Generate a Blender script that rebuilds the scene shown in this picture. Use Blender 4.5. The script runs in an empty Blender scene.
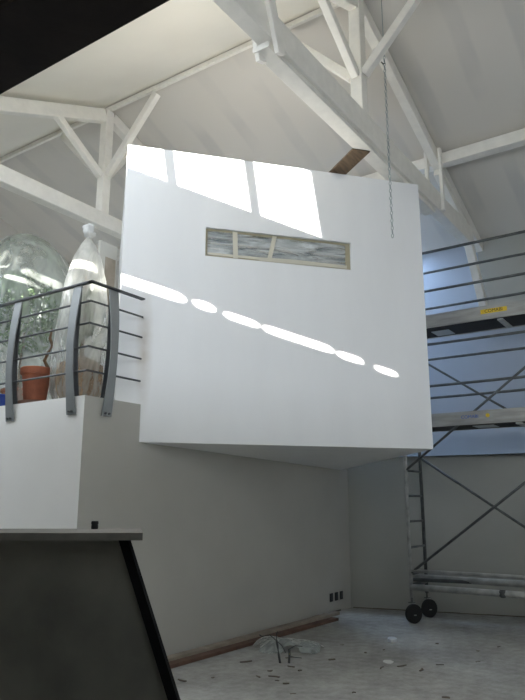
import bpy, bmesh, math, random
from mathutils import Vector, Matrix
random.seed(7)
sc = bpy.context.scene
COL = sc.collection
V = Vector

# ------------------------------------------------------------------ materials
def mat(name, col, rough=0.8, metal=0.0, noise=0.0, nscale=4.0, bump=0.0, bscale=30.0, stretch=(1, 1, 1), col2=None, spec=0.5):
    m = bpy.data.materials.new(name); m.use_nodes = True
    nt = m.node_tree; N = nt.nodes; L = nt.links
    b = N['Principled BSDF']
    b.inputs['Base Color'].default_value = (*col, 1); b.inputs['Roughness'].default_value = rough
    b.inputs['Metallic'].default_value = metal; b.inputs['Specular IOR Level'].default_value = spec
    tc = N.new('ShaderNodeTexCoord'); mp = N.new('ShaderNodeMapping'); mp.inputs['Scale'].default_value = stretch
    L.new(tc.outputs['Object'], mp.inputs['Vector'])
    if noise or col2:
        n = N.new('ShaderNodeTexNoise'); n.inputs['Scale'].default_value = nscale; n.inputs['Detail'].default_value = 6
        L.new(mp.outputs[0], n.inputs['Vector'])
        r = N.new('ShaderNodeValToRGB')
        c2 = col2 or tuple(c * (1 - noise) for c in col)
        r.color_ramp.elements[0].position = 0.35; r.color_ramp.elements[0].color = (*c2, 1)
        r.color_ramp.elements[1].position = 0.65; r.color_ramp.elements[1].color = (*col, 1)
        L.new(n.outputs['Fac'], r.inputs['Fac']); L.new(r.outputs[0], b.inputs['Base Color'])
    if bump:
        n2 = N.new('ShaderNodeTexNoise'); n2.inputs['Scale'].default_value = bscale; n2.inputs['Detail'].default_value = 5
        L.new(mp.outputs[0], n2.inputs['Vector'])
        bp = N.new('ShaderNodeBump'); bp.inputs['Strength'].default_value = bump; bp.inputs['Distance'].default_value = 0.01
        L.new(n2.outputs['Fac'], bp.inputs['Height']); L.new(bp.outputs[0], b.inputs['Normal'])
    return m

def film(name, col, clear, rough=0.25, translucent=0.5, bscale=9.0, bump=0.8, stretch=(1, 1, .35), zclear=None, con=.22):
    """thin plastic film: part clear, part milky, with glossy wrinkles"""
    m = bpy.data.materials.new(name); m.use_nodes = True
    nt = m.node_tree; N = nt.nodes; L = nt.links
    for n in list(N): N.remove(n)
    out = N.new('ShaderNodeOutputMaterial')
    tr = N.new('ShaderNodeBsdfTransparent'); tr.inputs[0].default_value = (.96, .98, .97, 1)
    df = N.new('ShaderNodeBsdfDiffuse'); df.inputs[0].default_value = (*col, 1)
    tl = N.new('ShaderNodeBsdfTranslucent'); tl.inputs[0].default_value = (*col, 1)
    gl = N.new('ShaderNodeBsdfGlossy'); gl.inputs[0].default_value = (1, 1, 1, 1); gl.inputs['Roughness'].default_value = rough
    tc = N.new('ShaderNodeTexCoord'); mp = N.new('ShaderNodeMapping'); mp.inputs['Scale'].default_value = stretch
    L.new(tc.outputs['Object'], mp.inputs[0])
    nz = N.new('ShaderNodeTexNoise'); nz.inputs['Scale'].default_value = bscale; nz.inputs['Detail'].default_value = 5
    nz.inputs['Distortion'].default_value = 1.2
    L.new(mp.outputs[0], nz.inputs['Vector'])
    bp = N.new('ShaderNodeBump'); bp.inputs['Strength'].default_value = bump; bp.inputs['Distance'].default_value = .05
    L.new(nz.outputs['Fac'], bp.inputs['Height'])
    for s in (df, tl, gl): L.new(bp.outputs[0], s.inputs['Normal'])
    a = N.new('ShaderNodeMixShader'); a.inputs[0].default_value = translucent
    L.new(df.outputs[0], a.inputs[1]); L.new(tl.outputs[0], a.inputs[2])
    mr = N.new('ShaderNodeMapRange'); mr.inputs[1].default_value = .35; mr.inputs[2].default_value = .7
    mr.inputs[3].default_value = max(0, clear - con); mr.inputs[4].default_value = min(1, clear + con * .55)
    L.new(nz.outputs['Fac'], mr.inputs[0])
    fac = mr.outputs[0]
    if zclear:      # the bag is thinner stretched and clearer towards its foot
        sx = N.new('ShaderNodeSeparateXYZ'); L.new(tc.outputs['Object'], sx.inputs[0])
        zr_ = N.new('ShaderNodeMapRange'); zr_.inputs[1].default_value = zclear[0]; zr_.inputs[2].default_value = zclear[1]
        zr_.inputs[3].default_value = zclear[2]; zr_.inputs[4].default_value = 0; L.new(sx.outputs[2], zr_.inputs[0])
        ad = N.new('ShaderNodeMath'); ad.use_clamp = True; L.new(fac, ad.inputs[0]); L.new(zr_.outputs[0], ad.inputs[1]); fac = ad.outputs[0]
    b = N.new('ShaderNodeMixShader'); L.new(fac, b.inputs[0])
    L.new(a.outputs[0], b.inputs[1]); L.new(tr.outputs[0], b.inputs[2])
    fr = N.new('ShaderNodeFresnel'); fr.inputs[0].default_value = 1.35; L.new(bp.outputs[0], fr.inputs['Normal'])
    c = N.new('ShaderNodeMixShader'); L.new(fr.outputs[0], c.inputs[0]); L.new(b.outputs[0], c.inputs[1]); L.new(gl.outputs[0], c.inputs[2])
    L.new(c.outputs[0], out.inputs[0])
    return m

def jointed(name, col, col2):
    """plasterboard ceiling: paint plus soft filler bands over the board joints (run down the slope, along X)"""
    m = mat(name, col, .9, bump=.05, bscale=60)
    nt = m.node_tree; N = nt.nodes; L = nt.links; b = N['Principled BSDF']
    tc = N.new('ShaderNodeTexCoord'); sp = N.new('ShaderNodeSeparateXYZ'); L.new(tc.outputs['Object'], sp.inputs[0])
    nz = N.new('ShaderNodeTexNoise'); nz.inputs['Scale'].default_value = 1.3; nz.inputs['Detail'].default_value = 4
    L.new(tc.outputs['Object'], nz.inputs['Vector'])
    ad = N.new('ShaderNodeMath'); ad.operation = 'MULTIPLY_ADD'; ad.inputs[1].default_value = .12
    L.new(nz.outputs['Fac'], ad.inputs[0]); L.new(sp.outputs[1], ad.inputs[2])
    md = N.new('ShaderNodeMath'); md.operation = 'PINGPONG'; md.inputs[1].default_value = .33; L.new(ad.outputs[0], md.inputs[0])
    rp = N.new('ShaderNodeMapRange'); rp.interpolation_type = 'SMOOTHSTEP'
    rp.inputs[1].default_value = .07; rp.inputs[2].default_value = .13; rp.inputs[3].default_value = .8; rp.inputs[4].default_value = 0
    L.new(md.outputs[0], rp.inputs[0])
    nz2 = N.new('ShaderNodeTexNoise'); nz2.inputs['Scale'].default_value = .9; nz2.inputs['Detail'].default_value = 2
    L.new(tc.outputs['Object'], nz2.inputs['Vector'])
    r2 = N.new('ShaderNodeMapRange'); r2.inputs[1].default_value = .4; r2.inputs[2].default_value = .6; L.new(nz2.outputs['Fac'], r2.inputs[0])
    mu = N.new('ShaderNodeMath'); mu.operation = 'MULTIPLY'; L.new(rp.outputs[0], mu.inputs[0]); L.new(r2.outputs[0], mu.inputs[1])
    mx = N.new('ShaderNodeMixRGB'); mx.inputs[1].default_value = (*col, 1); mx.inputs[2].default_value = (*col2, 1)
    L.new(mu.outputs[0], mx.inputs[0]); L.new(mx.outputs[0], b.inputs['Base Color'])
    return m

def concrete(name):
    m = mat(name, (.62, .61, .58), .85, bump=.25, bscale=14)
    nt = m.node_tree; N = nt.nodes; L = nt.links; b = N['Principled BSDF']
    tc = N.new('ShaderNodeTexCoord')
    n1 = N.new('ShaderNodeTexNoise'); n1.inputs['Scale'].default_value = 1.1; n1.inputs['Detail'].default_value = 8; n1.inputs['Roughness'].default_value = .65
    n2 = N.new('ShaderNodeTexNoise'); n2.inputs['Scale'].default_value = 9; n2.inputs['Detail'].default_value = 8; n2.inputs['Roughness'].default_value = .75
    for n in (n1, n2): L.new(tc.outputs['Object'], n.inputs['Vector'])
    r1 = N.new('ShaderNodeValToRGB'); r1.color_ramp.elements[0].position = .35; r1.color_ramp.elements[0].color = (.30, .295, .275, 1)
    r1.color_ramp.elements[1].position = .65; r1.color_ramp.elements[1].color = (.45, .445, .42, 1); L.new(n1.outputs['Fac'], r1.inputs[0])
    r2 = N.new('ShaderNodeValToRGB'); r2.color_ramp.elements[0].position = .3; r2.color_ramp.elements[0].color = (.55, .54, .52, 1)
    r2.color_ramp.elements[1].position = .62; r2.color_ramp.elements[1].color = (1, 1, 1, 1); L.new(n2.outputs['Fac'], r2.inputs[0])
    mx = N.new('ShaderNodeMixRGB'); mx.blend_type = 'MULTIPLY'; mx.inputs[0].default_value = .8
    L.new(r1.outputs[0], mx.inputs[1]); L.new(r2.outputs[0], mx.inputs[2]); L.new(mx.outputs[0], b.inputs['Base Color'])
    return m

M = {}
M['plaster'] = mat('white_plaster', (.84, .83, .80), .85, noise=.04, nscale=1.6, bump=.04, bscale=80)
M['box'] = mat('smooth_white_board', (.86, .865, .87), .75, noise=.035, nscale=2.5, stretch=(1, 1, .25), bump=.03, bscale=60)
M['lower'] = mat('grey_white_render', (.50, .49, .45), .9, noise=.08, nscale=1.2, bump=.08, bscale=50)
M['ceil'] = mat('warm_white_board', (.82, .79, .71), .9, noise=.05, nscale=1.0, bump=.04, bscale=60)
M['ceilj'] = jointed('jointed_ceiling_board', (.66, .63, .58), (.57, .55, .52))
M['blue'] = mat('pale_blue_board', (.43, .48, .56), .9, noise=.06, nscale=1.0)
M['lining'] = mat('grey_lining_board', (.44, .445, .415), .9, noise=.06, nscale=1.2)
M['wood'] = mat('white_painted_timber', (.85, .825, .765), .65, noise=.07, nscale=9, bump=.12, bscale=26)
M['floor'] = concrete('dusty_concrete')
M['dark'] = mat('dark_stained_timber', (.022, .013, .011), .75, noise=.5, nscale=6, bump=.2)
M['darkceil'] = mat('dark_boards', (.02, .016, .014), .9)
M['steel'] = mat('blackened_steel', (.19, .185, .155), .55, .2, nscale=2.6, col2=(.10, .10, .085), spec=.4, bump=.1, bscale=9)
M['steelblack'] = mat('black_steel_edge', (.010, .010, .010), .95, 0, spec=.05)
M['top'] = mat('weathered_grey_top', (.20, .19, .165), .6, noise=.25, nscale=14)
M['rail'] = mat('grey_painted_steel', (.24, .255, .26), .5, .25, noise=.1, nscale=6)
M['bar'] = mat('dark_steel_bar', (.075, .08, .085), .45, .5)
M['galv'] = mat('galvanised_tube', (.17, .18, .175), .5, .55, noise=.35, nscale=8)
M['galvl'] = mat('pale_lit_galvanised', (.52, .53, .51), .5, .15, noise=.35, nscale=8)  # paler copy of galv; the near upright's lit look is in the colour
M['aluboard'] = mat('worn_alloy_board', (.42, .41, .38), .6, .25, noise=.3, nscale=5, stretch=(1, .5, 3))
M['deck'] = mat('dark_deck_plywood', (.03, .027, .025), .8, noise=.3, nscale=6)
M['plate'] = mat('pale_plate', (.55, .58, .6), .6)
M['yellow'] = mat('yellow_sticker', (.75, .52, .03), .6)
M['blacktext'] = mat('black_lettering', (.02, .02, .02), .7)
M['bluetext'] = mat('blue_lettering', (.05, .13, .45), .7)
M['rubber'] = mat('black_rubber', (.012, .012, .012), .7)
M['terra'] = mat('terracotta', (.36, .115, .055), .8, noise=.3, nscale=5, col2=(.23, .075, .04))
M['saucer'] = mat('dark_terracotta', (.14, .075, .05), .8)
M['leaf'] = mat('green_leaf', (.17, .26, .10), .4, noise=.6, nscale=6, col2=(.05, .10, .05))
M['stem'] = mat('woody_stem', (.16, .10, .05), .85, noise=.4, nscale=20)
M['soil'] = mat('brown_rootball', (.42, .28, .17), .95, noise=.4, nscale=9, bump=.6)
M['filmclear'] = film('clear_plastic_film', (.76, .82, .79), .80, .3, .5, 4.0, .5)
M['filmmilky'] = film('milky_plastic_film', (.86, .85, .80), .52, .3, .45, 6.0, .6, zclear=(.3, 1.3, .33))
M['filmwindow'] = film('wrinkled_window_film', (.78, .82, .82), .62, .10, .1, 4.0, 1.0, stretch=(.5, .5, 3.6), con=.55)
M['filmfloor'] = film('dusty_plastic_film', (.55, .60, .58), .58, .3, .3, 9.0, .8)
M['tape'] = mat('cream_masking_tape', (.62, .59, .49), .7)
M['frame'] = mat('tan_window_frame', (.40, .36, .25), .7, noise=.2, nscale=6)
M['glass'] = mat('dark_window_glass', (.10, .13, .15), .08, 0, spec=.8)
M['plank'] = mat('raw_brown_plank', (.16, .105, .06), .85, noise=.45, nscale=7, stretch=(1, 5, 1))
M['palewood'] = mat('pale_batten', (.36, .31, .25), .85, noise=.25, nscale=6)
M['redwood'] = mat('reddish_batten', (.15, .085, .06), .8, noise=.3, nscale=6)
M['scrap'] = mat('dark_scrap', (.15, .125, .10), .9)
M['scrappale'] = mat('pale_scrap', (.62, .62, .6), .9)
M['chain'] = mat('dull_chain', (.33, .37, .37), .5, .3)
M['cable'] = mat('dark_conduit', (.05, .055, .055), .6)
M['socket'] = mat('dark_socket', (.03, .03, .03), .6)
M['bluecan'] = mat('blue_plastic', (.02, .06, .30), .5)
M['wframe'] = mat('white_window_frame', (.75, .75, .75), .5)

# ------------------------------------------------------------------ mesh helpers
class MB:
    def __init__(s): s.bm = bmesh.new()
    def poly(s, pts):
        vs = [s.bm.verts.new(p) for p in pts]; return s.bm.faces.new(vs)
    def prism(s, base, d):
        """closed prism: polygon base (3D points) swept by vector d"""
        d = V(d); a = [s.bm.verts.new(V(p)) for p in base]; b = [s.bm.verts.new(V(p) + d) for p in base]
        n = len(a); s.bm.faces.new(list(reversed(a))); s.bm.faces.new(b)
        for i in range(n): s.bm.faces.new((a[i], a[(i + 1) % n], b[(i + 1) % n], b[i]))
    def box(s, x0, x1, y0, y1, z0, z1):
        s.prism([(x0, y0, z0), (x1, y0, z0), (x1, y1, z0), (x0, y1, z0)], (0, 0, z1 - z0))
    def bar(s, p0, p1, w, h, side=(0, 1, 0), bev=0.0):
        """rectangular bar p0->p1; w along `side`, h along the other normal"""
        p0, p1 = V(p0), V(p1); t = (p1 - p0).normalized(); sd = V(side); sd = (sd - t * sd.dot(t)).normalized(); u = t.cross(sd)
        c = [sd * (w / 2) + u * (h / 2), sd * (-w / 2) + u * (h / 2), sd * (-w / 2) - u * (h / 2), sd * (w / 2) - u * (h / 2)]
        if not bev:
            s.prism([p0 + q for q in c], p1 - p0); return
        k = []
        for q, (a, b) in zip(c, ((-1, -1), (1, -1), (1, 1), (-1, 1))):
            k.append((q, a, b))
        ring = []
        for i, (q, a, b) in enumerate(k):
            e1 = q + sd * (bev * a); e2 = q + u * (bev * b)
            ring += [e2, e1] if i % 2 == 0 else [e1, e2]
        s.prism([p0 + q for q in ring], p1 - p0)
    def tube(s, pts, r, n=8, cap=True):
        pts = [V(p) for p in pts]; rings = []
        rr = r if isinstance(r, (list, tuple)) else [r] * len(pts)
        ref = V((0, 0, 1))
        for i, p in enumerate(pts):
            t = (pts[min(i + 1, len(pts) - 1)] - pts[max(i - 1, 0)]).normalized()
            rf = ref if abs(t.dot(ref)) < .95 else V((1, 0, 0))
            a = t.cross(rf).normalized(); b = t.cross(a)
            rings.append([s.bm.verts.new(p + (a * math.cos(k * 2 * math.pi / n) + b * math.sin(k * 2 * math.pi / n)) * rr[i]) for k in range(n)])
        for i in range(len(rings) - 1):
            for k in range(n): s.bm.faces.new((rings[i][k], rings[i][(k + 1) % n], rings[i + 1][(k + 1) % n], rings[i + 1][k]))
        if cap: s.bm.faces.new(rings[0]); s.bm.faces.new(list(reversed(rings[-1])))
    def lathe(s, c, prof, n=24, wob=None, cap=True):
        c = V(c); rings = []
        for j, (r, z) in enumerate(prof):
            rings.append([s.bm.verts.new(c + V((math.cos(a) * r * (wob(a, z) if wob else 1), math.sin(a) * r * (wob(a, z) if wob else 1), z)))
                          for a in (k * 2 * math.pi / n for k in range(n))])
        for i in range(len(rings) - 1):
            for k in range(n): s.bm.faces.new((rings[i][k], rings[i][(k + 1) % n], rings[i + 1][(k + 1) % n], rings[i + 1][k]))
        if cap: s.bm.faces.new(list(reversed(rings[0]))); s.bm.faces.new(rings[-1])
    def torus(s, c, ax1, ax2, R1, R2, r, n=10, k=5):
        c, a, b = V(c), V(ax1).normalized(), V(ax2).normalized(); w = a.cross(b); rings = []
        for i in range(n):
            t = i * 2 * math.pi / n; o = a * (math.cos(t) * R1) + b * (math.sin(t) * R2); d = (a * math.cos(t) + b * math.sin(t))
            rings.append([s.bm.verts.new(c + o + (d * math.cos(j * 2 * math.pi / k) + w * math.sin(j * 2 * math.pi / k)) * r) for j in range(k)])
        for i in range(n):
            for j in range(k): s.bm.faces.new((rings[i][j], rings[i][(j + 1) % k], rings[(i + 1) % n][(j + 1) % k], rings[(i + 1) % n][j]))
    def build(s, name, m, parent=None, smooth=False, origin=None):
        bmesh.ops.recalc_face_normals(s.bm, faces=s.bm.faces)
        me = bpy.data.meshes.new(name); s.bm.to_mesh(me); s.bm.free()
        me.materials.append(M[m] if isinstance(m, str) else m)
        if smooth:
            for p in me.polygons: p.use_smooth = True
        o = bpy.data.objects.new(name, me); COL.objects.link(o)
        if parent is not None:
            o.parent = parent
            # meshes are written in world space: undo the parents' own location
            w = V((0, 0, 0)); q = parent
            while q is not None: w += q.location; q = q.parent
            o.data.transform(Matrix.Translation(-w))
        elif origin is not None:
            me.transform(Matrix.Translation(-V(origin))); o.location = origin
        return o

def tag(o, label=None, cat=None, group=None, kind=None):
    if label: o['label'] = label
    if cat: o['category'] = cat
    if group: o['group'] = group
    if kind: o['kind'] = kind
    return o
def thing(name, loc, label, cat, group=None):
    o = bpy.data.objects.new(name, None); COL.objects.link(o); o.location = loc; o.empty_display_size = .1
    return tag(o, label, cat, group, 'thing')
def struct(o, label=None, cat=None): return tag(o, label, cat, None, 'structure')

# ------------------------------------------------------------------ camera
F_PX, PITCH = 662.0, math.atan(153 / 662)
YAW = math.radians(34.243)
CAM = V((0, 0, 1.5))
Fw = V((math.cos(PITCH) * math.cos(YAW), math.cos(PITCH) * math.sin(YAW), math.sin(PITCH)))
Rt = V((math.sin(YAW), -math.cos(YAW), 0)); Up = Rt.cross(Fw)
cd = bpy.data.cameras.new('camera'); co = bpy.data.objects.new('camera', cd); COL.objects.link(co)
cd.sensor_fit = 'VERTICAL'; cd.sensor_height = 24; cd.lens = F_PX / 700 * 24; cd.clip_start = .05
mw = Matrix((Rt, Up, -Fw)).transposed().to_4x4(); mw.translation = CAM; co.matrix_world = mw
sc.camera = co

# ------------------------------------------------------------------ room shell
RX, RZ = 6.03, 7.306            # ridge
SL, SR = .43, .36            # slopes left / right of the ridge
zl = lambda x: RZ - SL * (RX - x)
zr = lambda x: RZ - SR * (x - RX)
XB, XF, Y0, Y1 = 10.5, -1.5, -5.0, 11.0
BALC_X, LOW_Y, BZ = 4.07, 4.75, 2.47

m = MB(); m.box(XF - .2, XB + .3, Y0 - .2, Y1 + .2, -.2, 0); struct(m.build('floor', 'floor'), 'dusty grey concrete floor with scattered offcuts', 'floor')

def sheet_with_holes(name, plane_z, x0, x1, y0, y1, holes, th, m):
    bm = bmesh.new(); edges = []
    def loop(pts):
        vs = [bm.verts.new((x, y, plane_z(x))) for x, y in pts]
        for i in range(len(vs)): edges.append(bm.edges.new((vs[i], vs[(i + 1) % len(vs)])))
    loop([(x0, y0), (x1, y0), (x1, y1), (x0, y1)])
    for h in holes: loop(h)
    r = bmesh.ops.triangle_fill(bm, edges=edges, use_beauty=True)
    fs = [f for f in bm.faces]
    e = bmesh.ops.extrude_face_region(bm, geom=fs)
    for v in [g for g in e['geom'] if isinstance(g, bmesh.types.BMVert)]: v.co.z += th
    b = MB(); b.bm.free(); b.bm = bm
    return b.build(name, m)
rect = lambda x0, x1, y0, y1: [(x0, y0), (x1, y0), (x1, y1), (x0, y1)]
def slot(x0, x1, y0, y1, n=7, p=2.6):
    cx, cy, a, b = (x0 + x1) / 2, (y0 + y1) / 2, (x1 - x0) / 2, (y1 - y0) / 2
    out = []; c = min(b, a * 1.2)
    for sgn in (1, -1):
        for k in range(n + 1):
            t = -math.pi / 2 + math.pi * k / n
            yy = math.copysign(abs(math.cos(t)) ** (2 / p), math.cos(t)); xx = math.copysign(abs(math.sin(t)) ** (2 / p), math.sin(t))
            out.append((cx + sgn * xx * a * -1, cy + sgn * ((b - c) + yy * c)))
    res = []
    for q in out:
        if not res or (V(q) - V(res[-1])).length > 1e-4: res.append(q)
    if (V(res[0]) - V(res[-1])).length < 1e-4: res.pop()
    return res
SUNWIN = [(2.39, 3.49, 4.793, 5.22), (2.39, 3.49, 4.225, 4.722), (2.39, 3.49, 3.725, 4.15)]
SLOTS = [(.69, .86, 4.755, 5.80), (.70, .845, 4.565, 4.71), (.685, .81, 4.275, 4.51), (.67, .80, 3.765, 4.25), (.655, .77, 3.555, 3.74), (.635, .735, 3.31, 3.47)]
ADDED_BIGWIN = [(.2, 1.7, -3.4, -1.9), (.2, 1.7, -1.2, .3)]  # added rooflights out of view, for more daylight in the hall
ADDED_LEFTWIN = [(1.3, 2.3, 7.6, 9.0)]  # added rooflight out of view, to brighten the balcony face
SLOTS += [(1.16, 1.36, 6.50, 6.74), (1.22, 1.40, 6.86, 7.06), (1.10, 1.24, 7.12, 7.40), (1.02, 1.14, 6.62, 6.86), (1.05, 1.15, 6.98, 7.06)]  # extra holes added to throw sun flecks on the wrapped shrub
holes = [rect(*w) for w in SUNWIN + ADDED_BIGWIN + ADDED_LEFTWIN] + [slot(*s) for s in SLOTS]
struct(sheet_with_holes('ceiling_left', zl, XF - .2, RX, Y0 - .2, Y1 + .2, holes, .03, 'ceil'), 'warm white sloping ceiling above the left side of the ridge', 'ceiling')
ADDED_BLUEWIN = (9.85, 10.35, 3.95, 5.2)  # added skylight hidden behind the box room, to light the blue wall
struct(sheet_with_holes('ceiling_right', zr, RX, XB + .3, Y0 - .2, Y1 + .2, [rect(*ADDED_BLUEWIN)], .03, 'ceilj'), 'greyish sloping ceiling with filler bands falling away from the ridge', 'ceiling')

# wall at the back (right of picture): upper wall, grey panel, low lining with a ledge
m = MB(); m.box(XB, XB + .2, Y0, Y1, 0, zr(XB) + .02); struct(m.build('wall_back', 'blue'), 'pale blue grey upper wall behind the scaffold', 'wall')
m = MB(); m.box(XB - .05, XB - .002, Y0, 2.84, 4.22, zr(XB) - .002); struct(m.build('wall_back_panel', 'lining'), 'grey wall panel right of the leaning truss leg', 'wall')
m = MB(); LNX = lambda y: 9.30 + (LOW_Y - y) * .234
m.prism([(LNX(Y0), Y0, 0), (XB + .1, Y0, 0), (XB - .002, 1.2, 0), (XB - .002, LOW_Y - .002, 0), (LNX(LOW_Y), LOW_Y - .002, 0)], (0, 0, 2.17)); struct(m.build('wall_back_lining', 'lining'), 'low grey wall lining with ledge behind the scaffold wheels', 'wall')
# balcony block: left face, right face (long lower wall), floor
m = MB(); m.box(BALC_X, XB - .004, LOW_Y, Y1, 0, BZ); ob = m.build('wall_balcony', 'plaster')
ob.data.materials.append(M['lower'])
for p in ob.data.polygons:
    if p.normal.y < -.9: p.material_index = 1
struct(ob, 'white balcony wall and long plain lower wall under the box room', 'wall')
m = MB(); m.box(XF, XB, Y1, Y1 + .2, 0, RZ + .05); struct(m.build('wall_gable_left', 'ceilj'), 'far gable wall behind the balcony', 'wall')
m = MB(); m.box(XF, XB, Y0 - .2, Y0, 0, RZ + .05); struct(m.build('wall_gable_right', 'plaster'))
ADDED_CW = [(-3.4, -1.6), (-1.2, .6), (1.0, 2.8), (3.2, 4.6)]       # unseen clerestory openings over the mezzanine, added to light the box front
m = MB(); ys = [Y0] + [v for w in ADDED_CW for v in w] + [Y1]
m.box(XF - .15, XF, Y0, Y1, 0, 3.1); m.box(XF - .15, XF, Y0, Y1, 3.85, zl(XF) + .02)
for i in range(0, len(ys), 2): m.box(XF - .15, XF, ys[i], ys[i + 1], 3.1, 3.85)
struct(m.build('wall_front', 'plaster'))
# mezzanine over the camera
m = MB(); m.box(XF, .78, Y0, Y1, 2.70, 2.95); struct(m.build('ceiling_mezzanine', 'darkceil'), 'dark underside of the mezzanine floor', 'ceiling')
m = MB(); m.bar((.893, Y0 + .01, 2.845), (.893, Y1 - .01, 2.845), .22, .34, (1, 0, 0), .006)
tag(m.build('lintel_beam', 'dark'), 'near black timber beam filling the top left corner', 'beam', None, 'thing')
# baseboard mortar line / rough joint at wall foot
m = MB()
x = 4.5
while x < 9.0:
    w = random.uniform(.08, .3); h = random.uniform(.012, .03)
    m.box(x, x + w, LOW_Y - random.uniform(.008, .02), LOW_Y - .001, .0005, h); x += w + random.uniform(0, .25)
struct(m.build('baseboard_side', 'scrap'))
m = MB()
y = 1.0
while y < 4.6:
    w = random.uniform(.2, .5); h = random.uniform(.008, .014)
    e_ = random.uniform(.008, .02); m.prism([(LNX(y) - e_, y, .0005), (LNX(y) - .001, y, .0005), (LNX(y + w) - .001, y + w, .0005), (LNX(y + w) - e_, y + w, .0005)], (0, 0, h)); y += w + .002
struct(m.build('baseboard_back', 'scrap'))

# sky lamps and frames; all but the sun window are added for brightness
SKY = (.84, .92, 1.0)
def area(name, loc, xdir, ydir, sx, sy, power, col):
    l = bpy.data.lights.new(name, 'AREA'); l.shape = 'RECTANGLE'; l.size = sx; l.size_y = sy; l.energy = power; l.color = col
    o = bpy.data.objects.new(name, l); COL.objects.link(o)
    xd = V(xdir).normalized(); yd = V(ydir).normalized(); zd = xd.cross(yd)
    mm = Matrix((xd, yd, zd)).transposed().to_4x4(); mm.translation = loc; o.matrix_world = mm
    return o
def roof_frame(n, win, zf, slope, label):
    x0, x1, y0, y1 = win; m = MB(); t = .05
    for a in ((x0 - t, y0 - t, x0, y1 + t), (x1, y0 - t, x1 + t, y1 + t), (x0, y0 - t, x1, y0), (x0, y1, x1, y1 + t)):
        ax0, ay0, ax1, ay1 = a
        m.prism([(ax0, ay0, zf(ax0) + .031), (ax1, ay0, zf(ax1) + .031), (ax1, ay1, zf(ax1) + .031), (ax0, ay1, zf(ax0) + .031)], (0, 0, .03))
    struct(m.build('window_%d' % n, 'wframe'))
def roof_light(name, win, zf, slope, power_per_m2, col):
    x0, x1, y0, y1 = win; xc, yc = (x0 + x1) / 2, (y0 + y1) / 2
    L = (x1 - x0) * math.hypot(1, slope)
    # light emits along its local -Z, which must point down into the room
    xd = V((1, 0, slope)); return area(name, (xc, yc, zf(xc) + .12), xd, (0, 1, 0), L, (y1 - y0), power_per_m2 * L * (y1 - y0), col)
P_BIG, P_CLER, P_SUNW, P_BLUE, P_LEFT = 8, 44, 25, 105, 92
wn = 2
for w in ADDED_LEFTWIN: roof_frame(wn, w, zl, SL, ''); roof_light('unseen_sky_lamp', w, zl, SL, P_LEFT, SKY); wn += 1  # lamp over the added left opening
for w in ADDED_BIGWIN: roof_frame(wn, w, zl, SL, ''); roof_light('unseen_sky_lamp', w, zl, SL, P_BIG, SKY); wn += 1  # lamps over the added big openings
roof_light('unseen_sky_lamp', (2.39, 3.49, 3.725, 5.22), zl, SL, P_SUNW, SKY)
roof_frame(wn, (2.39, 3.49, 3.725, 5.22), zl, SL, ''); wn += 1
roof_frame(wn, ADDED_BLUEWIN, zr, -SR, ''); roof_light('unseen_sky_lamp', ADDED_BLUEWIN, zr, -SR, P_BLUE, (.50, .70, 1.0)); wn += 1  # blue lamp over the added skylight, brightens the back wall
for a, b in ADDED_CW:
    m = MB(); t = .04
    m.box(XF - .1, XF - .05, a, b, 3.1, 3.1 + t); m.box(XF - .1, XF - .05, a, b, 3.85 - t, 3.85)
    m.box(XF - .1, XF - .05, a, a + t, 3.1 + t, 3.85 - t); m.box(XF - .1, XF - .05, b - t, b, 3.1 + t, 3.85 - t)
    struct(m.build('window_%d' % wn, 'wframe')); wn += 1
    area('added_clerestory_lamp', (XF - .12, (a + b) / 2, 3.475), (0, 1, 0), (0, 0, -1), b - a, .75, P_CLER * (b - a) * .75, SKY)  # lamp set in an added opening behind the camera

# ------------------------------------------------------------------ the cantilevered box room
FL = V((4.597, 4.914, 0)); FR = V((7.285, 2.635, 0)); D = (FR - FL).normalized(); NB = V((-D.y, D.x, 0))   # NB points into the box
ZU, ZT = 2.092, 5.33
W = (FR - FL).length; DEP = 3.3
bp = lambda s, d, z: FL + D * s + NB * d + V((0, 0, z))
s_low = (LOW_Y - .001 - FL.y) / D.y                # where the front meets the lower wall
d_low = (LOW_Y - .001 - FR.y) / NB.y
WS0, WS1, WZ0, WZ1 = .883, 2.60, 4.128, 4.462
WT0, WT1 = 4.458, 4.480
room = thing('cantilevered_room', FL + V((0, 0, ZU)), 'large plain white box room jutting over the floor, narrow taped window', 'room')
m = MB(); f = m.poly
# front face with window hole: four pieces above z=BZ, plus the lower strip
hole = [bp(WS0, 0, WZ0), bp(WS1, 0, WZ0), bp(WS1, 0, WZ1), bp(WS0, 0, WZ1)]
f([bp(0, 0, BZ), bp(s_low, 0, BZ), bp(WS0, 0, WZ0), bp(WS0, 0, WZ1), bp(0, 0, ZT)])
f([bp(s_low, 0, BZ), bp(s_low, 0, ZU), bp(W, 0, ZU), bp(W, 0, BZ), bp(WS1, 0, WZ0), bp(WS0, 0, WZ0)])
f([bp(W, 0, BZ), bp(W, 0, ZT), bp(WS1, 0, WZ1), bp(WS1, 0, WZ0)])
f([bp(0, 0, ZT), bp(WS0, 0, WZ1), bp(WS1, 0, WZ1), bp(W, 0, ZT)])
# reveals
R = .07
for i in range(4):
    a, b = hole[i], hole[(i + 1) % 4]; f([a, b, b + NB * R, a + NB * R])
f([h + NB * R for h in hole])
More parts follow.
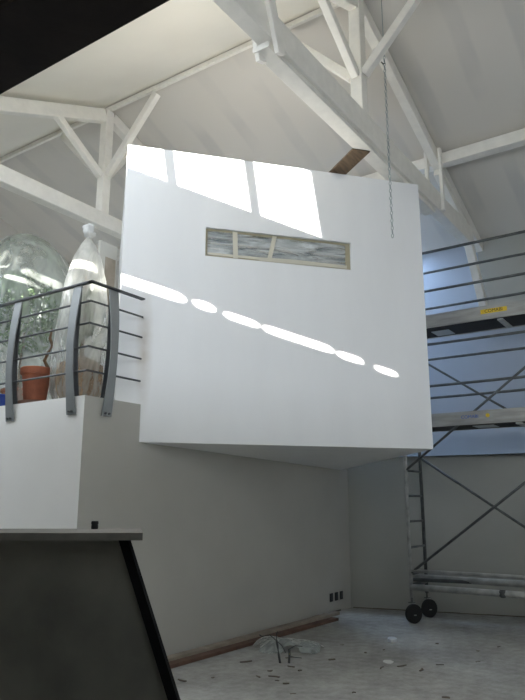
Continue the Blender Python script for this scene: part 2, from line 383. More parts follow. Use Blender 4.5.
# other faces
BLt = lambda z: FL + V((math.cos(math.radians(47.6)), math.sin(math.radians(47.6)), 0)) * DEP + V((0, 0, z))
f([bp(0, 0, BZ), bp(0, 0, ZT), BLt(ZT), BLt(BZ)])
f([bp(W, 0, BZ), bp(W, 0, ZT), bp(W, DEP, ZT), bp(W, DEP, BZ), bp(W, d_low, BZ)])
f([BLt(BZ), BLt(ZT), bp(W, DEP, ZT), bp(W, DEP, BZ)])
f([bp(0, 0, ZT), bp(W, 0, ZT), bp(W, DEP, ZT), BLt(ZT)])
f([bp(s_low, 0, ZU), bp(W, 0, ZU), bp(W, d_low, 1.985)])
f([bp(W, 0, ZU), bp(W, 0, BZ), bp(W, d_low, BZ), bp(W, d_low, 1.985)])
bmesh.ops.remove_doubles(m.bm, verts=m.bm.verts, dist=1e-4)
m.build('outer_walls', 'box', room)
wf = MB()
fw = .028
def wquad(mb, s0, s1, z0, z1, d0, d1):
    mb.prism([bp(s0, d0, z0), bp(s1, d0, z0), bp(s1, d0, z1), bp(s0, d0, z1)], NB * (d1 - d0))
wquad(wf, WS0 + .001, WS1 - .001, WZ0 + .001, WZ0 + fw, .03, .066); wquad(wf, WS0 + .001, WS1 - .001, WZ1 - fw, WZ1 - .001, .03, .066)
wquad(wf, WS0 + .001, WS0 + fw, WZ0 + fw, WZ1 - fw, .03, .066); wquad(wf, WS1 - fw - .03, WS1 - .001, WZ0 + fw, WZ1 - fw, .03, .066)
nt = M['box'].node_tree; N_, L_ = nt.nodes, nt.links; pb = N_['Principled BSDF']
src = pb.inputs['Base Color'].links[0].from_socket
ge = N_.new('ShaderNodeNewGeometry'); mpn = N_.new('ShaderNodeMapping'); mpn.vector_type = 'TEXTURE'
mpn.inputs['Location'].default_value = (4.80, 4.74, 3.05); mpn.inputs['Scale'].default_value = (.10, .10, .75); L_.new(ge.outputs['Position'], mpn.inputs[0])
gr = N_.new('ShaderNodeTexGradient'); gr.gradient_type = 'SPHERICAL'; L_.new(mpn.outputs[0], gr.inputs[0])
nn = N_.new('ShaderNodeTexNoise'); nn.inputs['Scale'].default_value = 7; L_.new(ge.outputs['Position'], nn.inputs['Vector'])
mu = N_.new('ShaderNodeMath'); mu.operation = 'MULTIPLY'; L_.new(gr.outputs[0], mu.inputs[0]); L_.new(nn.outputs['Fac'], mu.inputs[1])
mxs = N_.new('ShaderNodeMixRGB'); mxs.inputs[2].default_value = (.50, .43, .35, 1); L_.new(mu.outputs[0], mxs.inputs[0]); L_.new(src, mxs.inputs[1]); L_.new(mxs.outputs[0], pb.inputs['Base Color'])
dm = MB(); dm.prism([(5.02, 5.79, BZ), (5.30, 5.79, BZ), (5.30, 5.75, BZ), (5.02, 5.75, BZ)], (0, 0, 2.08)); door = dm.build('door_1', 'lower'); struct(door, 'pale door leaf standing open at the left side of the box room', 'door')
dm = MB(); dm.box(5.11, 5.27, 5.744, 5.749, BZ + .15, BZ + 1.9); dm.build('door_panel', 'palewood', door)
win = wf.build('window_frame', 'frame', room); win['label'] = 'tan frame of the narrow window'
g = MB(); wquad(g, WS0 + fw, WS1 - fw - .03, WZ0 + fw, WZ1 - fw, .052, .06); g.build('pane', 'glass', win)
# wrinkled film, a bumpy grid just in front of the pane
g = MB(); nx, nz_ = 70, 12; gv = []
rs = random.Random(3); ph = [(rs.uniform(2, 9), rs.uniform(8, 40), rs.uniform(0, 6)) for _ in range(7)]
for i in range(nx + 1):
    row = []
    for j in range(nz_ + 1):
        s_ = WS0 + fw + (WS1 - WS0 - 2 * fw - .03) * i / nx; z_ = WZ0 + fw + (WZ1 - WZ0 - 2 * fw) * j / nz_
        w_ = sum(math.sin(a * (s_ * 1.1) + b * (z_ + .12 * math.sin(3 * s_ + c)) + c) for a, b, c in ph) / 7
        row.append(g.bm.verts.new(bp(s_, .036 + .012 * w_, z_)))
    gv.append(row)
for i in range(nx):
    for j in range(nz_): g.bm.faces.new((gv[i][j], gv[i + 1][j], gv[i + 1][j + 1], gv[i][j + 1]))
sh = g.build('plastic_sheet', 'filmwindow', win, True)
for (sa, sb, w_) in ((1.20, 1.19, .055), (1.585, 1.655, .05)):
    t = MB(); t.prism([bp(sa, .018, WZ0 + .012), bp(sa + w_, .018, WZ0 + .012), bp(sb + w_, .018, WZ1 - .012), bp(sb, .018, WZ1 - .012)], NB * .004)
    t.build('tape', 'tape', win)
t = MB(); t.prism([bp(WS0 + .03, .02, WZ0 + .028), bp(1.5, .02, WZ0 + .022), bp(1.5, .02, WZ0 + .05), bp(WS0 + .03, .02, WZ0 + .05)], NB * .004)
t.build('tape', 'tape', win)
t = MB(); t.prism([bp(1.5, .019, WZ0 + .012), bp(WS1 - .05, .019, WZ0 + .02), bp(WS1 - .05, .019, WZ0 + .055), bp(1.9, .019, WZ0 + .065), bp(1.5, .019, WZ0 + .05)], NB * .004)
t.build('tape', 'tape', win)

# ------------------------------------------------------------------ roof trusses
def truss(yc, label, plate):
    T = thing('roof_truss', (RX, yc, 5.36), label, 'roof truss', 'white painted roof trusses')
    b = lambda nm, p0, p1, w, h, side=(0, 1, 0), bev=.008, mt='wood', par=T: (lambda mm: (mm.bar(p0, p1, w, h, side, bev), mm.build(nm, mt, par))[1])(MB())
    y = yc; TB, TH = (5.55, .29) if plate else (5.455, .22)
    # tie beam
    tb = b('tie_beam', (1.75, y, TB), (9.86, y, TB), .155, TH)
    if plate:
        b('lower_plate', (4.15, y + .045, 5.3755), (8.25, y + .045, 5.3755), .17, .057, par=tb)
    # king post
    b('king_post', (RX, y, TB + TH / 2 + .001), (RX, y, RZ - .105), .14, .14)
    # rafters
    cl = lambda x: zl(x) - .17; cr = lambda x: zr(x) - .14
    b('rafter', (1.62, y, cl(1.62)), (RX - .075, y, cl(RX - .075)), .12, .19)
    b('rafter', (RX + .075, y, cr(RX + .075)), (XB - .06, y, cr(XB - .06)), .12, .17)
    # braces from king post to rafters
    b('brace', (RX - .072, y, 6.14), (5.14, y, cl(5.14) - .07), .09, .10)
    b('brace', (RX + .072, y, 6.18), (6.62, y, cr(6.62) - .06), .08, .08)
    # ridge braces
    for s in (-1, 1): b('ridge_brace', (RX, y + s * .072, 6.17), (RX, y + s * 1.0, RZ - .16), .09, .10, (1, 0, 0))
    # hangers clasping tie beam and left rafter
    for s in (-1, 1): b('hanger', (4.24, y + s * .099, 5.30), (3.90, y + s * .099, cl(3.9) + .02), .045, .12)
    for s in (-1, 1): b('hanger', (8.42, y + s * .099, 5.44), (8.40, y + s * .099, cr(8.4) + .06), .045, .07)
    # right-hand strut under the rafter and leg down to the wall
    b('strut', (8.55, y, cr(8.55) - .15), (9.80, y, 5.64), .10, .12)
    b('leg', (9.80, y, 5.52), (10.435, y, 4.56), .12, .14)
    return T
truss(2.80, 'nearer white timber roof truss whose tie beam crosses above the box room', True)
truss(6.91, 'farther white timber roof truss standing above the balcony plants', False)
m = MB(); m.bar((RX, Y0 + .02, RZ - .065), (RX, Y1 - .02, RZ - .065), .05, .07, (1, 0, 0), .004)
tag(m.build('ridge_beam', 'wood'), 'white ridge beam running along the top of the roof', 'beam', None, 'thing')
m = MB()
for ya, yb in ((Y0 + .02, 2.738), (2.862, 6.848), (6.972, Y1 - .02)): m.bar((8.58, ya, 6.275), (8.58, yb, 6.275), .16, .17, (1, 0, 0), .008)
tag(m.build('purlin', 'wood'), 'white purlin below the right ceiling slope, above the scaffold', 'beam', None, 'thing')

# ------------------------------------------------------------------ plank on the box roof
m = MB()
a, b_ = V((6.20, 2.90, ZT + .002)), V((6.80, 3.80, ZT + .002))
q0, q1, q2, q3 = V((6.08, 2.93, 0)), V((6.24, 2.79, 0)), V((6.84, 3.67, 0)), V((6.68, 3.80, 0))
m.prism([p + V((0, 0, ZT + .002)) for p in (q0, q1, q2, q3)], (0, 0, .0145))
tag(m.build('wooden_plank', 'plank', None, False, None), 'rough brown plank sticking out from the top of the box room', 'plank', None, 'thing')

# ------------------------------------------------------------------ hanging chain
cx_, cy_ = 6.18, 2.545
ch = thing('hanging_chain', (cx_, cy_, 4.22), 'thin grey chain hanging from the roof in front of the box', 'chain')
m = MB(); z = 4.25; i = 0
while z < 6.6:
    m.torus((cx_, cy_, z), (0, 0, 1), (1, 0, 0) if i % 2 else (0, 1, 0), 0.024, .012, .0046, 8, 4); z += .043; i += 1
m.build('links', 'chain', ch, True)
m = MB(); m.tube([(cx_, cy_, 6.6), (cx_, cy_, zr(cx_) - .004)], .005, 6); m.build('cord', 'chain', ch)
m = MB(); m.tube([(cx_ - .04, cy_ + .02, 6.33), (cx_ - .015, cy_ + .01, 6.315), (cx_ + .005, cy_, 6.33), (cx_, cy_, 6.36)], .008, 6); m.build('hook', 'cable', ch)

# ------------------------------------------------------------------ balcony railing
rl = thing('balcony_railing', (4.07, 4.75, BZ), 'dark grey steel balcony railing with bowed posts and five bars', 'railing')
RXo, RYo = 4.045, 4.715
for z in (2.695, 2.925, 3.15, 3.365, 3.555):
    top = z > 3.5
    yend = LOW_Y
    # end where the bar meets the box front
    xe = 4.735
    m = MB()
    if top:
        m.bar((RXo, 9.0, z), (RXo, RYo - .02, z), .05, .014, (1, 0, 0)); m.bar((RXo - .025, RYo, z), (xe, RYo, z), .05, .014, (0, 1, 0))
    else:
        m.tube([(RXo, 9.0, z), (RXo, RYo, z), (xe, RYo, z)], .0105, 8)
    m.build('top_rail' if top else 'rail', 'bar', rl)
def post(px_, py_, out):
    """out: unit vector away from balcony; two bowed flat blades, outer and inner"""
    out = V(out); side = V((-out.y, out.x, 0)); p = None
    base = V((px_, py_, 0))
    def blade(prof, wid, th):
        mb = MB(); rings = []
        for (o, z, w) in prof:
            c = base + out * o + V((0, 0, z))
            rings.append([mb.bm.verts.new(c + side * (a * w / 2) + out * (b2 * th / 2)) for a, b2 in ((-1, -1), (1, -1), (1, 1), (-1, 1))])
        for i in range(len(rings) - 1):
            for k in range(4): mb.bm.faces.new((rings[i][k], rings[i][(k + 1) % 4], rings[i + 1][(k + 1) % 4], rings[i + 1][k]))
        mb.bm.faces.new(rings[0]); mb.bm.faces.new(list(reversed(rings[-1])))
        return mb
    n = 14; prof = []
    for i in range(n + 1):
        t = i / n; z = 2.30 + t * (3.545 - 2.30)
        o = .012 + .058 * math.sin(math.pi * t) + .012 * t
        w = .125 - .03 * math.sin(math.pi * min(1, t * 1.2)) - .01 * t
        prof.append((o, z, w))
    root = blade(prof, .08, .012).build('post', 'rail', rl)
    prof2 = []
    for i in range(n + 1):
        t = i / n; z = 2.475 + t * (3.545 - 2.475)
        t0 = (z - 2.30) / 1.245; o = .012 + .058 * math.sin(math.pi * t0) + .012 * t0 - .062 * (1 - .8 * t0 ** 4)
        prof2.append((o, z, .095 - .02 * t))
    blade(prof2, .07, .010).build('inner_blade', 'bar', root)  # darker bar colour stands in for the inner blade's shade
    for sx in (-.022, .022):
        mb = MB(); c = base + side * sx + V((0, 0, 2.325)); mb.tube([c + out * .018, c + out * .036], .011, 8); mb.build('bolt', 'bar', root)
for yy in (4.91, 5.83, 6.75, 7.67, 8.5): post(BALC_X, yy, (-1, 0, 0))
post(4.33, LOW_Y, (0, -1, 0))

# ------------------------------------------------------------------ plants
def lathe_bag(c, prof, n, seed, amp):
    r_ = random.Random(seed); ph_ = [(k, r_.uniform(0, 6.28), r_.uniform(.4, 1)) for k in (3, 5, 8, 13)]
    def wob(a, z): return 1 + amp * sum(w_ * math.sin(k * a + p_ + 2.2 * z * (1 if k % 2 else -1)) for k, p_, w_ in ph_) / 2
    mb = MB(); mb.lathe(c, prof, n, wob, False); return mb
# 1 bare-stemmed plant in a terracotta pot, near the railing
pc = V((4.265, 5.74, BZ))
pl = thing('potted_plant', pc, 'terracotta pot with a bare twisted stem on the balcony edge', 'potted plant')
m = MB(); m.lathe(pc, [(.15, .002), (.175, .035), (.17, .042), (.14, .012)], 28); m.build('saucer', 'saucer', pl, True)
m = MB(); m.lathe(pc, [(.105, .042), (.112, .06), (.142, .30), (.146, .318), (.162, .322), (.165, .38), (.157, .392), (.143, .388), (.138, .35)], 32); m.build('pot', 'terra', pl)
m = MB(); m.lathe(pc, [(.0, .347), (.136, .348), (.136, .344), (.0, .343)], 24, None, False); m.build('soil', 'soil', pl)
m = MB(); m.tube([pc + V((q[0] * 1.1 + .03, q[1] * 1.2 - .06, q[2] * 1.12)) for q in ((.015, -.05, .305), (.01, -.045, .36), (-.01, -.02, .42), (0, -.05, .49), (.02, -.08, .56), (.0, -.06, .63), (.01, -.07, .72))], [.022, .019, .019, .018, .017, .015, .008], 8); m.build('stem', 'stem', pl, True)
# 2 big bagged shrub
bc = V((4.96, 7.0, BZ))
bg = thing('wrapped_shrub', bc, 'leafy shrub under a broad clear plastic bag at the left edge', 'wrapped plant')
m = MB(); m.lathe(bc, [(.14, .005), (.19, .33), (.21, .34), (.21, .38), (.19, .38), (.18, .33)], 24); m.build('pot', 'terra', bg)
m = MB(); m.tube([bc + V((0, 0, .3)), bc + V((.02, .03, .7)), bc + V((0, -.03, 1.1))], [.03, .025, .015], 8); tr_ = m.build('trunk', 'stem', bg)
m = MB(); r_ = random.Random(11)
for i in range(1300):
    th = r_.uniform(0, 6.283); u = r_.uniform(-1, 1); rr = .60 * r_.random() ** .4
    c = bc + V((rr * math.cos(th) * math.sqrt(1 - u * u), rr * math.sin(th) * math.sqrt(1 - u * u), 1.36 + .56 * u * r_.random() ** .3))
    d = V((r_.gauss(0, 1), r_.gauss(0, 1), r_.gauss(0, .8) - .3)).normalized(); sd = d.cross(V((r_.gauss(0, 1), r_.gauss(0, 1), r_.gauss(0, 1)))).normalized()
    l, w = r_.uniform(.08, .15), r_.uniform(.012, .025); nn = d.cross(sd) * .012
    m.bm.faces.new([m.bm.verts.new(p) for p in (c - d * l * .5, c + sd * w + nn, c + d * l * .5, c - sd * w + nn)])
tag(m.build('foliage', 'leaf', bg), kind='stuff')
m = lathe_bag(bc, [(.5, .05), (.6, .3), (.68, .8), (.71, 1.2), (.69, 1.6), (.61, 1.88), (.48, 2.12), (.32, 2.30), (.15, 2.40), (.04, 2.44), (.004, 2.445)], 48, 5, .05)
pk = bc + V((.05, .26, 0))
for v in m.bm.verts:
    t = max(0, (v.co.z - bc.z - 1.3) / 1.1); v.co.x += .0 * t; v.co.y += .08 * t
m.build('plastic_bag', 'filmclear', bg, True)
# 3 narrow tied bag
nc = V((4.42, 5.25, BZ))
ng = thing('bagged_plant', nc, 'tall narrow milky plastic bag tied at the top, brown rootball inside', 'wrapped plant')
m = MB(); m.lathe(nc, [(.15, .02), (.22, .1), (.235, .25), (.22, .40), (.12, .46), (.0, .47)], 24, lambda a, z: 1 + .05 * math.sin(5 * a + 9 * z)); m.build('rootball', 'soil', ng, True)
m = MB(); m.tube([nc + V((0, 0, .4)), nc + V((.02, .01, .9)), nc + V((0, 0, 1.35))], [.02, .018, .01], 8); m.build('stem', 'stem', ng)
m = MB(); r_ = random.Random(5)
for i in range(60):
    th = r_.uniform(0, 6.283); rr = r_.uniform(.03, .17); z = r_.uniform(.6, 1.15)
    c = nc + V((rr * math.cos(th), rr * math.sin(th), z)); d = V((r_.gauss(0, .6), r_.gauss(0, .6), 1)).normalized(); sd = d.cross(V((r_.gauss(0, 1), r_.gauss(0, 1), .1))).normalized()
    m.bm.faces.new([m.bm.verts.new(p) for p in (c - d * .06, c + sd * .022, c + d * .06, c - sd * .022)])
tag(m.build('foliage', 'leaf', ng), kind='stuff')
m = lathe_bag(nc, [(.24, .01), (.285, .12), (.29, .4), (.275, .7), (.245, 1.0), (.21, 1.3), (.145, 1.55), (.075, 1.70), (.022, 1.78)], 44, 9, .035)
m.build('plastic_bag', 'filmmilky', ng, True)
m = MB(); m.lathe(nc, [(.020, 1.775), (.022, 1.79), (.05, 1.805), (.062, 1.84), (.050, 1.865), (.066, 1.90), (.05, 1.925), (.02, 1.93)], 20, lambda a, z: 1 + .22 * math.sin(3 * a + 40 * z) + .12 * math.sin(7 * a)); m.build('knot', 'scrappale', ng, True)
# small things on the balcony floor
m = MB(); c = V((4.22, 6.26, BZ)); m.lathe(c, [(.10, .001), (.11, .02), (.12, .13), (.125, .135), (.125, .15), (.0, .152)], 20); tag(m.build('plastic_tub', 'bluecan', None, True), 'blue plastic tub at the left edge of the balcony floor', 'tub', None, 'thing')
m = MB(); c = V((4.16, 5.02, BZ)); m.lathe(c, [(.02, .001), (.045, .015), (.05, .05), (.03, .085), (.0, .095)], 10, lambda a, z: 1 + .25 * math.sin(3 * a + 40 * z)); tag(m.build('crumpled_bag', 'scrappale', None), 'crumpled white scrap beside the tied bag at the railing corner', 'scrap', None, 'thing')
m = MB(); m.bar((4.15, 5.93, BZ + .016), (4.12, 6.00, BZ + .016), .05, .03, (1, 0, 0))
tag(m.build('wood_offcut', 'saucer'), 'dark offcut lying between pot and blue tub', 'offcut', None, 'thing')

# ------------------------------------------------------------------ steel counter in the foreground
Fh = V((math.cos(YAW), math.sin(YAW), 0))
cp = lambda lat, dep, z: Fh * (dep * math.cos(PITCH) - (z - 1.5) * 0) + Rt * lat + V((0, 0, z))
dd = 2.22
ct = thing('steel_counter', cp(-.9, dd + .1, 0), 'dark steel counter with sloping side and grey top in the left foreground', 'counter')
P_ = lambda lat, dep, z: Fh * dep + Rt * lat + V((0, 0, z))
m = MB(); m.prism([P_(-1.6, dd - .03, 1.384), P_(-.382, dd - .03, 1.384), P_(-.45, dd + .33, 1.384), P_(-1.6, dd + .33, 1.384)], (0, 0, .023)); m.build('worktop', 'top', ct)
tr, br = -.435, .075
m = MB(); m.prism([P_(-1.6, dd + .012, 1.383), P_(tr - .012, dd + .012, 1.383), P_(br - .012, dd + .012, .001), P_(-1.6, dd + .012, .001)], Fh * .012); m.build('front_panel', 'steel', ct)
m = MB()
m.prism([P_(tr - .03, dd, 1.383), P_(tr, dd, 1.383), P_(br, dd, .001), P_(br - .03, dd, .001)], Fh * .012)
m.prism([P_(tr - .004, dd + .012, 1.383), P_(tr, dd + .012, 1.383), P_(br, dd + .012, .001), P_(br - .004, dd + .012, .001)], Fh * .035)
m.build('side_edge', 'steelblack', ct)
m = MB(); c = P_(-.610, dd + .27, 1.407); m.lathe(c, [(.0115, .0008), (.0125, .004), (.0125, .013), (.0115, .014), (.0115, .017), (.0128, .018), (.0128, .026), (.0115, .029), (.0, .029)], 18)
tag(m.build('bottle_cap', 'rubber', None), 'small black cap standing on the grey counter top', 'cap', None, 'thing')

# ------------------------------------------------------------------ scaffold tower
XN, XFR, YA, YB = 8.64, 9.19, 3.53, 1.27
sf = thing('scaffold_tower', ((XN + XFR) / 2, (YA + YB) / 2, 0), 'grey wheeled scaffold tower with two decks at the right', 'scaffold')
def tube_part(nm, pts, r=.024, mt='galv', par=sf, n=10):
    mb = MB(); mb.tube(pts, r, n); return mb.build(nm, mt, par, True)
for yy in (YA, YB):
    for xx in (XN, XFR):
        up = tube_part('upright', [(xx, yy, .30), (xx, yy, 5.05)], .024, 'galvl' if xx == XN else 'galv')  # near side takes the paler copy, coloured as if lit
        z = .59
        # castor: stem, fork and wheel
        st = MB(); st.tube([(xx, yy, .225), (xx, yy, .31)], .016, 10); st.box(xx - .035, xx + .035, yy - .035, yy + .035, .236, .246)
        ca = st.build('castor', 'galv', sf)
        ax = V((xx - .09, yy - .055, .118)); dirn = V((.55, .835, 0))
        wh = MB(); wh.tube([ax - dirn * .026, ax - dirn * .02, ax + dirn * .02, ax + dirn * .026], [.098, .117, .117, .098], 24); wh.build('wheel', 'rubber', ca)
        fk = MB()
        for s in (-1, 1):
            o_ = dirn * (.034 * s); t_ = V((dirn.y, -dirn.x, 0))
            fk.prism([V((xx, yy, .236)) + o_ - t_ * .03, V((xx, yy, .236)) + o_ + t_ * .03, ax + o_ + t_ * .018 - V((0, 0, .02)), ax + o_ - t_ * .018 - V((0, 0, .02))], dirn * .004)
        fk.build('fork', 'galvl', ca)
    zz = .59
    while zz < 5.0:
        tube_part('rung', [(XN, yy, zz), (XFR, yy, zz)], .016); zz += .335
    tube_part('base_ledger', [(XN, yy, .45), (XFR, yy, .45)], .024)
for xx, zs in ((XN, (4.97, 4.40, 3.63, 3.05)), (XFR, (4.87, 4.31, 3.54, 2.975))):
    for z in zs: tube_part('guard_rail', [(xx, YA, z), (xx, YB, z)], .019, 'galv')
tube_part('diagonal_brace', [(XN, YA, .60), (XN, YB, 2.28)], .017)
tube_part('diagonal_brace', [(XFR, YA, 2.13), (XFR, YB, .58)], .017)
tube_part('diagonal_brace', [(XN, YA, 1.93), (XN, YB, 3.62)], .017)
tube_part('diagonal_brace', [(XFR, YA, 3.62), (XFR, YB, 2.02)], .017)
for (xx, z, r, mt) in ((XN, .635, .022, 'galvl'), (XN, .43, .04, 'galvl'), (XFR, .58, .024, 'galv'), (XFR - .03, .37, .035, 'galv'), (XN + .2, .535, .042, 'galvl')):
    tube_part('base_tube', [(xx, YA, z), (xx, YB, z)], r, mt)
tube_part('base_tube', [(XN + .04, YA - .02, .52), (XFR - .04, YB + .02, .52)], .024)
cl_ = MB(); cl_.lathe((XN, 2.36, .385), [(.03, 0), (.05, .02), (.05, .07), (.03, .09)], 14); cl_.build('coupler', 'galv', sf)
def text_part(s, loc, size, mt, par, z_up=(0, 0, 1), xd=(0, -1, 0)):
    c = bpy.data.curves.new('lettering', 'FONT'); c.body = s; c.size = size; c.extrude = .0008; c.align_x = 'CENTER'; c.align_y = 'CENTER'
    o = bpy.data.objects.new('lettering', c); COL.objects.link(o)
    dg = bpy.context.evaluated_depsgraph_get(); dg.update()
    me = bpy.data.meshes.new_from_object(o.evaluated_get(dg)); bpy.data.objects.remove(o); bpy.data.curves.remove(c)
    xd, yd = V(xd), V(z_up); zd = xd.cross(yd); mm = Matrix((xd, yd, zd)).transposed().to_4x4(); mm.translation = loc
    me.transform(mm); me.materials.clear(); me.materials.append(M[mt])
    w = V((0, 0, 0)); q = par
    while q is not None: w += q.location; q = q.parent
    me.transform(Matrix.Translation(-w))
    ob = bpy.data.objects.new('lettering', me); COL.objects.link(ob); ob.parent = par; return ob
for zd_, th, which in ((3.86, .20, 0), (2.49, .19, 1)):
    dk = MB(); dk.box(XN + .03, XFR - .01, YB + .03, YA - .03, zd_, zd_ + .03); d_ = dk.build('deck', 'deck', sf)
    tb_ = MB(); tb_.box(XN - .034, XN - .006, YB, YA, zd_, zd_ + th - .015); t_ = tb_.build('toe_board', 'aluboard', sf)
    tb2 = MB(); tb2.box(XFR + .026, XFR + .05, YB, YA, zd_, zd_ + th - .04); tb2.build('toe_board', 'aluboard', sf)
    xf = XN - .034
    if which == 0:
        pk_ = MB(); pk_.box(xf - .003, xf, 2.02, 2.36, zd_ + .075, zd_ + .135); sk = pk_.build('sticker', 'yellow', t_); sk['label'] = 'yellow maker sticker'
        text_part('COMABI', (xf - .004, 2.19, zd_ + .105), .062, 'blacktext', sk)
        pp = MB(); pp.box(XN + .2, XN + .48, 2.88, 3.13, zd_ - .006, zd_); q_ = pp.build('deck_plate', 'plate', d_)
        pp = MB(); pp.box(XN + .03, XFR - .02, 2.10, 2.17, zd_ - .02, zd_); pp.build('deck_bearer', 'galvl', d_)
    else:
        text_part('COMABI', (xf - .003, 2.60, zd_ + .10), .06, 'bluetext', t_)
        pk_ = MB(); pk_.lathe((0, 0, 0), [(.0, -.001), (.026, -.001), (.026, .001), (.0, .001)], 14, None, False)
        for v in pk_.bm.verts: v.co = V((xf - .001 - v.co.z, 2.37 + v.co.x, zd_ + .105 + v.co.y))
        pk_.build('emblem', 'yellow', t_)
        pp = MB(); pp.box(XN + .12, XN + .4, 2.35, 2.62, zd_ - .006, zd_); pp.build('deck_plate', 'plate', d_)
        pp = MB(); pp.box(XN + .03, XFR - .02, 1.98, 2.05, zd_ - .02, zd_); pp.build('deck_bearer', 'galvl', d_)

# ------------------------------------------------------------------ floor clutter
m = MB(); m.bar((5.0, 4.66, .022), (8.62, 4.63, .022), .10, .04, (0, 1, 0), .003); tag(m.build('pale_batten', 'palewood'), 'pale timber batten lying along the foot of the lower wall', 'batten', None, 'thing')
m = MB(); m.bar((4.9, 4.50, .018), (8.20, 4.43, .018), .11, .034, (0, 1, 0), .003); tag(m.build('red_batten', 'redwood'), 'reddish brown batten on the floor, in front of the pale batten', 'batten', None, 'thing')
# crumpled sheet
m = MB(); n1, n2 = 34, 22; gv = []; c0 = V((6.38, 3.93, 0))
r_ = random.Random(21); ph = [(r_.uniform(-14, 14), r_.uniform(-14, 14), r_.uniform(0, 6)) for _ in range(9)]
for i in range(n1 + 1):
    row = []
    for j in range(n2 + 1):
        u, v = i / n1 * 2 - 1, j / n2 * 2 - 1
        e = max(0, 1 - (u * u * .9 + v * v * .9)); h = .02 + .17 * e ** .8 * (.55 + .45 * sum(math.sin(a * u * .4 + b * v * .4 + c) for a, b, c in ph) / 3.5)
        p = c0 + Rt * (u * .36 - .06) + Fh * (v * .28 + .04) + V((.03 * math.sin(5 * v + 3 * u), .03 * math.sin(6 * u), max(.004, h if e > 0 else .004 + .01 * abs(math.sin(7 * u + 5 * v)))))
        row.append(m.bm.verts.new(p))
    gv.append(row)
for i in range(n1):
    for j in range(n2):
        u, v = (i + .5) / n1 * 2 - 1, (j + .5) / n2 * 2 - 1
        if u * u + v * v < 1.02 + .25 * math.sin(5 * math.atan2(v, u)): m.bm.faces.new((gv[i][j], gv[i + 1][j], gv[i + 1][j + 1], gv[i][j + 1]))
bmesh.ops.delete(m.bm, geom=[v for v in m.bm.verts if not v.link_faces], context='VERTS')
tag(m.build('plastic_sheet', 'filmfloor', None, True), 'crumpled clear plastic sheet lying on the floor behind the cables', 'plastic sheet', None, 'thing')
# conduits
cb = V((5.80, 3.70, 0)); ck = thing('electrical_conduits', cb, 'two dark cable conduits with loose wires rising from the floor', 'cables')
m = MB(); m.tube([cb + V((-.02, .03, .001)), cb + V((-.02, .045, .075)), cb + V((0, .07, .145)), cb + V((.01, .09, .19))], .011, 8); c1 = m.build('conduit', 'cable', ck, True)
m = MB(); m.tube([cb + Rt * .05 + V((0, 0, .001)), cb + Rt * .055 + V((0, 0, .08)), cb + Rt * .06 + V((0, .01, .125))], .011, 8); c2 = m.build('conduit', 'cable', ck, True)
m = MB(); m.tube([cb + Rt * .054 + V((0, 0, .085)), cb + Rt * .055 + V((0, 0, .085))], .0135, 8); tpe = m.build('tape', 'yellow', c2); tpe['label'] = 'yellow tape round the conduit'
top1 = cb + V((.01, .09, .19)); top2 = cb + Rt * .06 + V((0, .01, .125))
for pp, par in (([top1, top1 + Rt * -.06 + V((0, 0, .05)), top1 + Rt * -.14 + V((0, 0, .04)), top1 + Rt * -.17 + V((0, 0, .055))], c1), ([top1, top1 + V((0, 0, .06)), top1 + Rt * .01 + V((0, 0, .085))], c1),
        ([top1, top1 + Rt * .05 + V((0, 0, -.04)), top1 + Rt * .09 + V((0, 0, -.11))], c1), ([top2, top2 + Rt * .06 + V((0, 0, .03)), top2 + Rt * .13 + V((0, 0, .025))], c2), ([top2 + V((0, 0, -.06)), top2 + Rt * .06 + V((0, 0, -.075)), top2 + Rt * .12 + V((0, 0, -.08))], c2)):
    mb = MB(); mb.tube(pp, .0045, 6); mb.build('wire', 'cable', par)
# wall sockets
SL_ = ['leftmost of three dark sockets low on the lower wall', 'middle of three dark sockets low on the lower wall', 'rightmost of three dark sockets low on the lower wall']
for i, x in enumerate((8.69, 8.84, 8.99)):
    so = thing('wall_socket', (x, LOW_Y - .001, .205), SL_[i], 'socket', 'sockets low on the lower wall')
    m = MB(); m.box(x - .04, x + .04, LOW_Y - .012, LOW_Y - .001, .15, .26); m.build('cover', 'socket', so)
    m = MB(); m.box(x - .025, x + .025, LOW_Y - .0145, LOW_Y - .012, .17, .24); m.build('insert', 'cable', so)
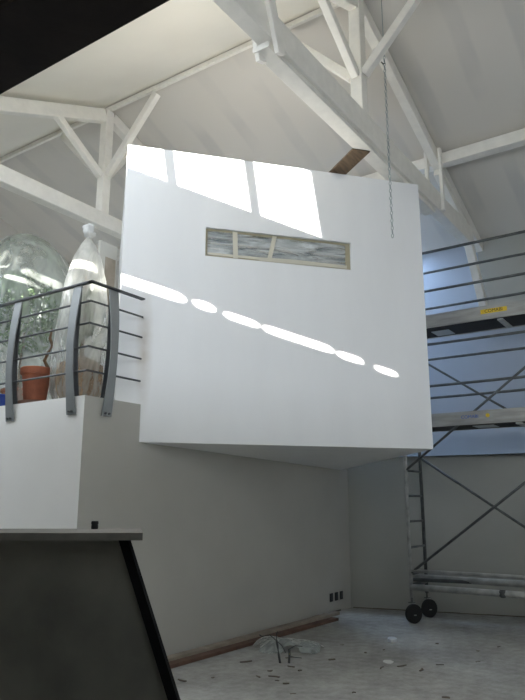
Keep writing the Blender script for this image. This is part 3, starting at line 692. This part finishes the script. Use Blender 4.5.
# offcuts on the floor
def fpt(px_, py_):
    d = Fw + Rt * ((px_ - 262.5) / F_PX) - Up * ((py_ - 350) / F_PX); return CAM + d * (-1.5 / d.z)
SC = [(246, 662, .20, 12), (258, 677, .11, 140), (274, 677, .17, 170), (213, 678, .05, 20), (182, 681, .16, 160), (290, 658, .15, 8), (291, 667, .12, 165), (286, 684, .09, 0), (293, 694, .08, 3), (277, 681, .06, 170), (270, 671, .08, 10),
      (342, 645, .07, 10), (382, 668, .15, 40), (402, 666, .18, 15), (421, 670, .18, 42), (332, 660, .11, 10), (478, 651, .05, 0), (499, 647, .08, 20), (478, 662, .09, 12), (440, 665, .12, 0), (354, 693, .05, 0), (446, 698, .10, 170), (384, 650, .05, 30), (437, 644, .05, 160), (366, 653, .05, 60), (300, 671, .06, 20)]
for (px_, py_, l, ang) in SC:
    c = fpt(px_, py_); a = math.radians(ang) ; d = (Rt * math.cos(a) + Fh * math.sin(a) * 2.5).normalized(); sd = V((-d.y, d.x, 0)); w = random.uniform(.014, .026); l *= .62
    m = MB(); h = random.uniform(.004, .010); bend = random.uniform(-.02, .02)
    m.prism([c - d * l * .5 + sd * w * .4 + V((0, 0, .0006)), c + sd * bend * .5 + sd * w * .5 + V((0, 0, .0006)), c + d * l * .5 + sd * w * .3 + V((0, 0, .0006)), c + d * l * .5 - sd * w * .3 + V((0, 0, .0006)), c + sd * bend - sd * w * .5 + V((0, 0, .0006)), c - d * l * .5 - sd * w * .5 + V((0, 0, .0006))], (0, 0, h))
    tag(m.build('floor_scrap', 'scrap', None, False, (c.x, c.y, 0)), 'small dark offcut scattered on the dusty concrete floor', 'scrap', 'dark offcuts on the floor', 'thing')
for k_, (px_, py_, l) in enumerate(((392, 641, .13), (388, 662, .12))):
    c = fpt(px_, py_); m = MB(); r_ = random.Random(int(px_))
    pts = [c + Rt * (l * .5 * math.cos(t) * r_.uniform(.6, 1)) + Fh * (l * .9 * math.sin(t) * r_.uniform(.6, 1)) + V((0, 0, .0006)) for t in [i * 6.283 / 9 for i in range(9)]]
    m.prism(pts, (0, 0, .03 if k_ == 0 else .004))
    tag(m.build('pale_scrap', 'scrappale' if k_ else 'plate', None, False, (c.x, c.y, 0)), ['small grey crumpled scrap on the floor, nearest below the scaffold wheels', 'flat pale plaster scrap on the floor among dark offcuts'][k_], 'scrap', None, 'thing')

# ------------------------------------------------------------------ sun, sky, view
sl = bpy.data.lights.new('sun', 'SUN'); sl.energy = 50; sl.angle = math.radians(.45); sl.color = (1, .96, .88)
so = bpy.data.objects.new('sun', sl); COL.objects.link(so)
sd = V((.946, -.062, -.316)).normalized(); so.rotation_euler = sd.to_track_quat('-Z', 'Y').to_euler()
w = bpy.data.worlds.new('sky'); sc.world = w; w.use_nodes = True
bgn = w.node_tree.nodes['Background']; bgn.inputs[0].default_value = (.55, .72, 1, 1); bgn.inputs[1].default_value = .6
sc.view_settings.view_transform = 'Standard'; sc.view_settings.look = 'None'; sc.view_settings.gamma = 1; sc.view_settings.use_curve_mapping = False
sc.view_settings.exposure = 0.07
sc.cycles.use_denoising = True
sc.cycles.max_bounces = 12; sc.cycles.diffuse_bounces = 8; sc.cycles.transparent_max_bounces = 12
sc.cycles.sample_clamp_indirect = 10
